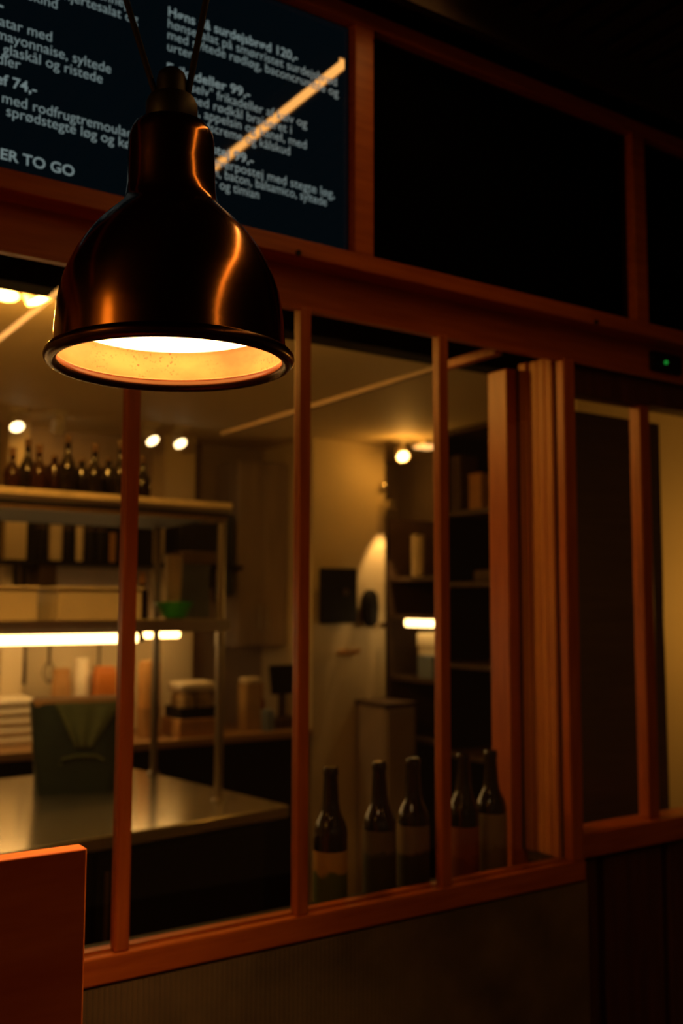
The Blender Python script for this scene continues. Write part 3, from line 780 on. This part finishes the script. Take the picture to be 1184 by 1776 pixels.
# ------------------------------------------------------------------ cream wall in the middle pane
t = thing('tablet_till', 'black tablet till mounted on the cream kitchen wall', 'till', (2.905, 2.86, 1.60))
MB().box(-0.120, 0.112, -0.03, 0.0, -0.145, 0.145).build('display', M_black, t, bevel=0.012, segs=3)
MB().box(-0.05, 0.05, 0.0, 0.04, -0.05, 0.05).build('bracket', M_darkbrn, t)
MB().lathe([(0, 0), (0.018, 0), (0.018, 0.004), (0, 0.004)], 20).build('button', M_darkbrn, t, loc=(0.03, -0.034, 0.02)).rotation_euler = (PI/2, 0, 0)
t = thing('wall_phone', 'black rounded handset hanging right of the tablet till', 'phone', (3.115, 2.86, 1.535))
MB().lathe([(0, -0.10), (0.025, -0.098), (0.048, -0.07), (0.054, 0), (0.048, 0.07), (0.025, 0.098), (0, 0.10)], 28).build('handset', M_black, t).scale = (1, 0.6, 1)
MB().box(-0.03, 0.03, 0.0, 0.04, -0.06, 0.06).build('cradle', M_darkbrn, t)
t = thing('wall_hook', 'small dark hook strip on the cream wall below the tablet till', 'hook', (2.99, 2.895, 1.305))
MB().box(-0.055, 0.07, -0.012, 0.005, -0.012, 0.012).build('strip', M_kraft, t, bevel=0.004)
for x_ in (-0.035, 0.055):
    MB().tube([(x_, -0.012, 0.005), (x_, -0.035, 0.0), (x_, -0.042, 0.022)], 0.006, 8).build('peg', M_kraft, t)
# wall washer at the pillar's right corner
ww = thing('wall_light', 'small wall light at the right corner of the cream wall throwing a cone down', 'lamp', (3.215, 2.80, 2.07))
MB().lathe([(0, 0.05), (0.020, 0.048), (0.028, 0.0), (0.022, 0.0), (0.016, 0.035), (0, 0.035)], 24).build('shade', M_chrome, ww)
MB().tube([(0, 0, 0.03), (0, 0.105, 0.03)], 0.008, 8).build('arm', M_chrome, ww)
MB().lathe([(0, 0.004), (0.012, 0.008), (0.014, 0.02), (0, 0.034)], 16).build('bulb', emit('lit_small_bulb', (1.0, 0.55, 0.2), 3.0), ww)
ld = bpy.data.lights.new('wall_bulb', 'SPOT'); ld.energy = 13.0; ld.color = (1.0, 0.55, 0.17); ld.spot_size = math.radians(50); ld.spot_blend = 0.25; ld.shadow_soft_size = 0.02
lo = bpy.data.objects.new('wall_bulb', ld); COL.objects.link(lo); lo.parent = ww; lo.location = (0.0, 0.0, -0.012); lo.rotation_euler = (math.radians(11), 0, 0)
tag(MB().lathe([(0, -0.02), (0.016, -0.014), (0.02, 0), (0.016, 0.014), (0, 0.02)], 20).build('door_knob', M_chrome, loc=(3.215, 2.87, 2.20)), 'small shiny knob above the wall light on the cream wall', 'knob')
tag(MB().lathe([(0, -0.02), (0.018, -0.014), (0.024, 0), (0.018, 0.014), (0, 0.02)], 20).build('chrome_tap', M_chrome, loc=(3.20, 2.86, 1.445)), 'bright chrome tap end beside the lit strip', 'tap')

t = thing('low_cabinet', 'low brown cabinet against the cream wall below the wall phone', 'cabinet', (3.145, 2.76, 0))
MB().box(-0.095, 0.095, -0.12, 0.135, 0.0, 1.03).build('body', M_brownw, t, bevel=0.004)
MB().box(-0.10, 0.10, -0.13, 0.138, 1.03, 1.055).build('cabinet_top', M_darkbrn, t, bevel=0.003)
MB().box(-0.088, 0.088, -0.134, -0.12, 0.10, 1.02).build('door', M_brownw, t, bevel=0.003)

# ------------------------------------------------------------------ shelving along the right
def shelf_unit(name, label, y0, y1, x0, x1, zs, ztop, m_, mb_):
    t = thing(name, label, 'shelving', (0, 0, 0))
    MB().box(x0, x1, y0, y0 + 0.018, 0, ztop).build('side_panel', m_, t)
    MB().box(x0, x1, y1 - 0.018, y1, 0, ztop).build('side_panel', m_, t)
    MB().box(x1 - 0.015, x1, y0 + 0.018, y1 - 0.018, 0, ztop).build('back_panel', m_, t)
    for z in zs:
        MB().box(x0 + 0.004, x1 - 0.015, y0 + 0.018, y1 - 0.018, z - 0.022, z).build('shelf_board', mb_, t)
    return t
shelf_unit('shelving_rack', 'tall black open shelving right of the third mullion', 1.50, 2.385, 3.20, 3.60, (0.12, 0.46, 0.84, 1.27, 1.665, 2.015, 2.425), 2.425, M_black, M_darkbrn)
shelf_unit('shelving_rack', 'dark brown open shelving left of the third mullion', 2.50, 2.96, 3.30, 3.66, (0.12, 0.86, 1.17, 1.50, 1.705), 2.03, M_darkbrn, M_darkbrn)
t = cups(3.36, 2.76, 0.036, 0.225, 'stack of white cups on the dark brown shelving left of the third mullion', z=1.7055)
cups(3.40, 2.62, 0.022, 0.15, 'small dim cup stack at the mullion edge on the dark brown shelving', z=1.7055)
sl_ = thing('shelf_light', 'bright short light bar under a board of the dark brown shelving', 'lamp', (3.289, 2.665, 1.462))
MB().box(-0.012, 0.012, -0.125, 0.105, -0.022, 0.014).build('diffuser', M_tube, sl_, bevel=0.006)
MB().box(-0.012, 0.014, -0.13, 0.11, 0.014, 0.016).build('housing', M_steel, sl_)
t = thing('cream_box', 'cream box under the short light bar on the dark brown shelving', 'box', (3.42, 2.66, 1.1705))
MB().box(-0.08, 0.08, -0.085, 0.075, 0, 0.225).build('body', M_cream, t, bevel=0.004)
MB().box(-0.084, 0.084, -0.089, 0.079, 0.16, 0.235).build('lid', M_cream, t, bevel=0.004)
tag(MB().box(3.31, 3.34, 2.575, 2.70, 1.1705, 1.29).build('blue_notebook', M_blue, bevel=0.003), 'slate blue notebook standing in front of the cream box', 'notebook')
t = thing('tan_carton', 'tan carton on the upper board of the black shelving', 'carton', (3.28, 2.155, 2.0155))
MB().box(-0.04, 0.04, -0.045, 0.045, 0, 0.16).build('body', M_kraft, t, bevel=0.003)
MB().box(-0.042, 0.042, -0.047, 0.047, 0.16, 0.178).build('lid', M_kraft, t, bevel=0.003)
tag(MB().box(3.24, 3.36, 2.265, 2.345, 2.0155, 2.30).build('dark_carton', M_darkbrn, bevel=0.004), 'dark brown carton left of the tan carton on the black shelving', 'carton')
tag(MB().box(3.26, 3.42, 1.99, 2.20, 1.6655, 1.725).build('folded_cloth', M_darkbrn, bevel=0.015, segs=3), 'dark folded cloth on the middle board of the black shelving', 'cloth')

# ------------------------------------------------------------------ behind the right window
t = thing('steel_door', 'tall dark steel door leaf standing open behind the right window', 'door', (2.20, 0.28, 0))
MB().box(-0.30, 0.06, 0.0, 0.045, 0.012, 2.055).build('leaf', mat('dark_door_steel', (0.16, 0.115, 0.075), 0.35, metal=0.4, scale=10, stretch=(0.4, 5, 5)), t, bevel=0.004)
MB().box(-0.296, 0.056, -0.004, 0.0, 0.012, 0.20).build('kick_plate', M_steel, t)
# lamp lighting the passage wall beyond
cw = thing('passage_lamp', 'wall lamp in the passage beyond the right window, out of the frame', 'lamp', (3.45, 0.30, 1.55))
MB().lathe([(0, 0), (0.03, 0), (0.03, 0.05), (0, 0.05)], 20).build('housing', M_darkbrn, cw)
ld = bpy.data.lights.new('passage_bulb', 'POINT'); ld.energy = 8.0; ld.color = WARM; ld.shadow_soft_size = 0.05
lo = bpy.data.objects.new('passage_bulb', ld); COL.objects.link(lo); lo.parent = cw; lo.location = (-0.05, 0.06, 0.02)
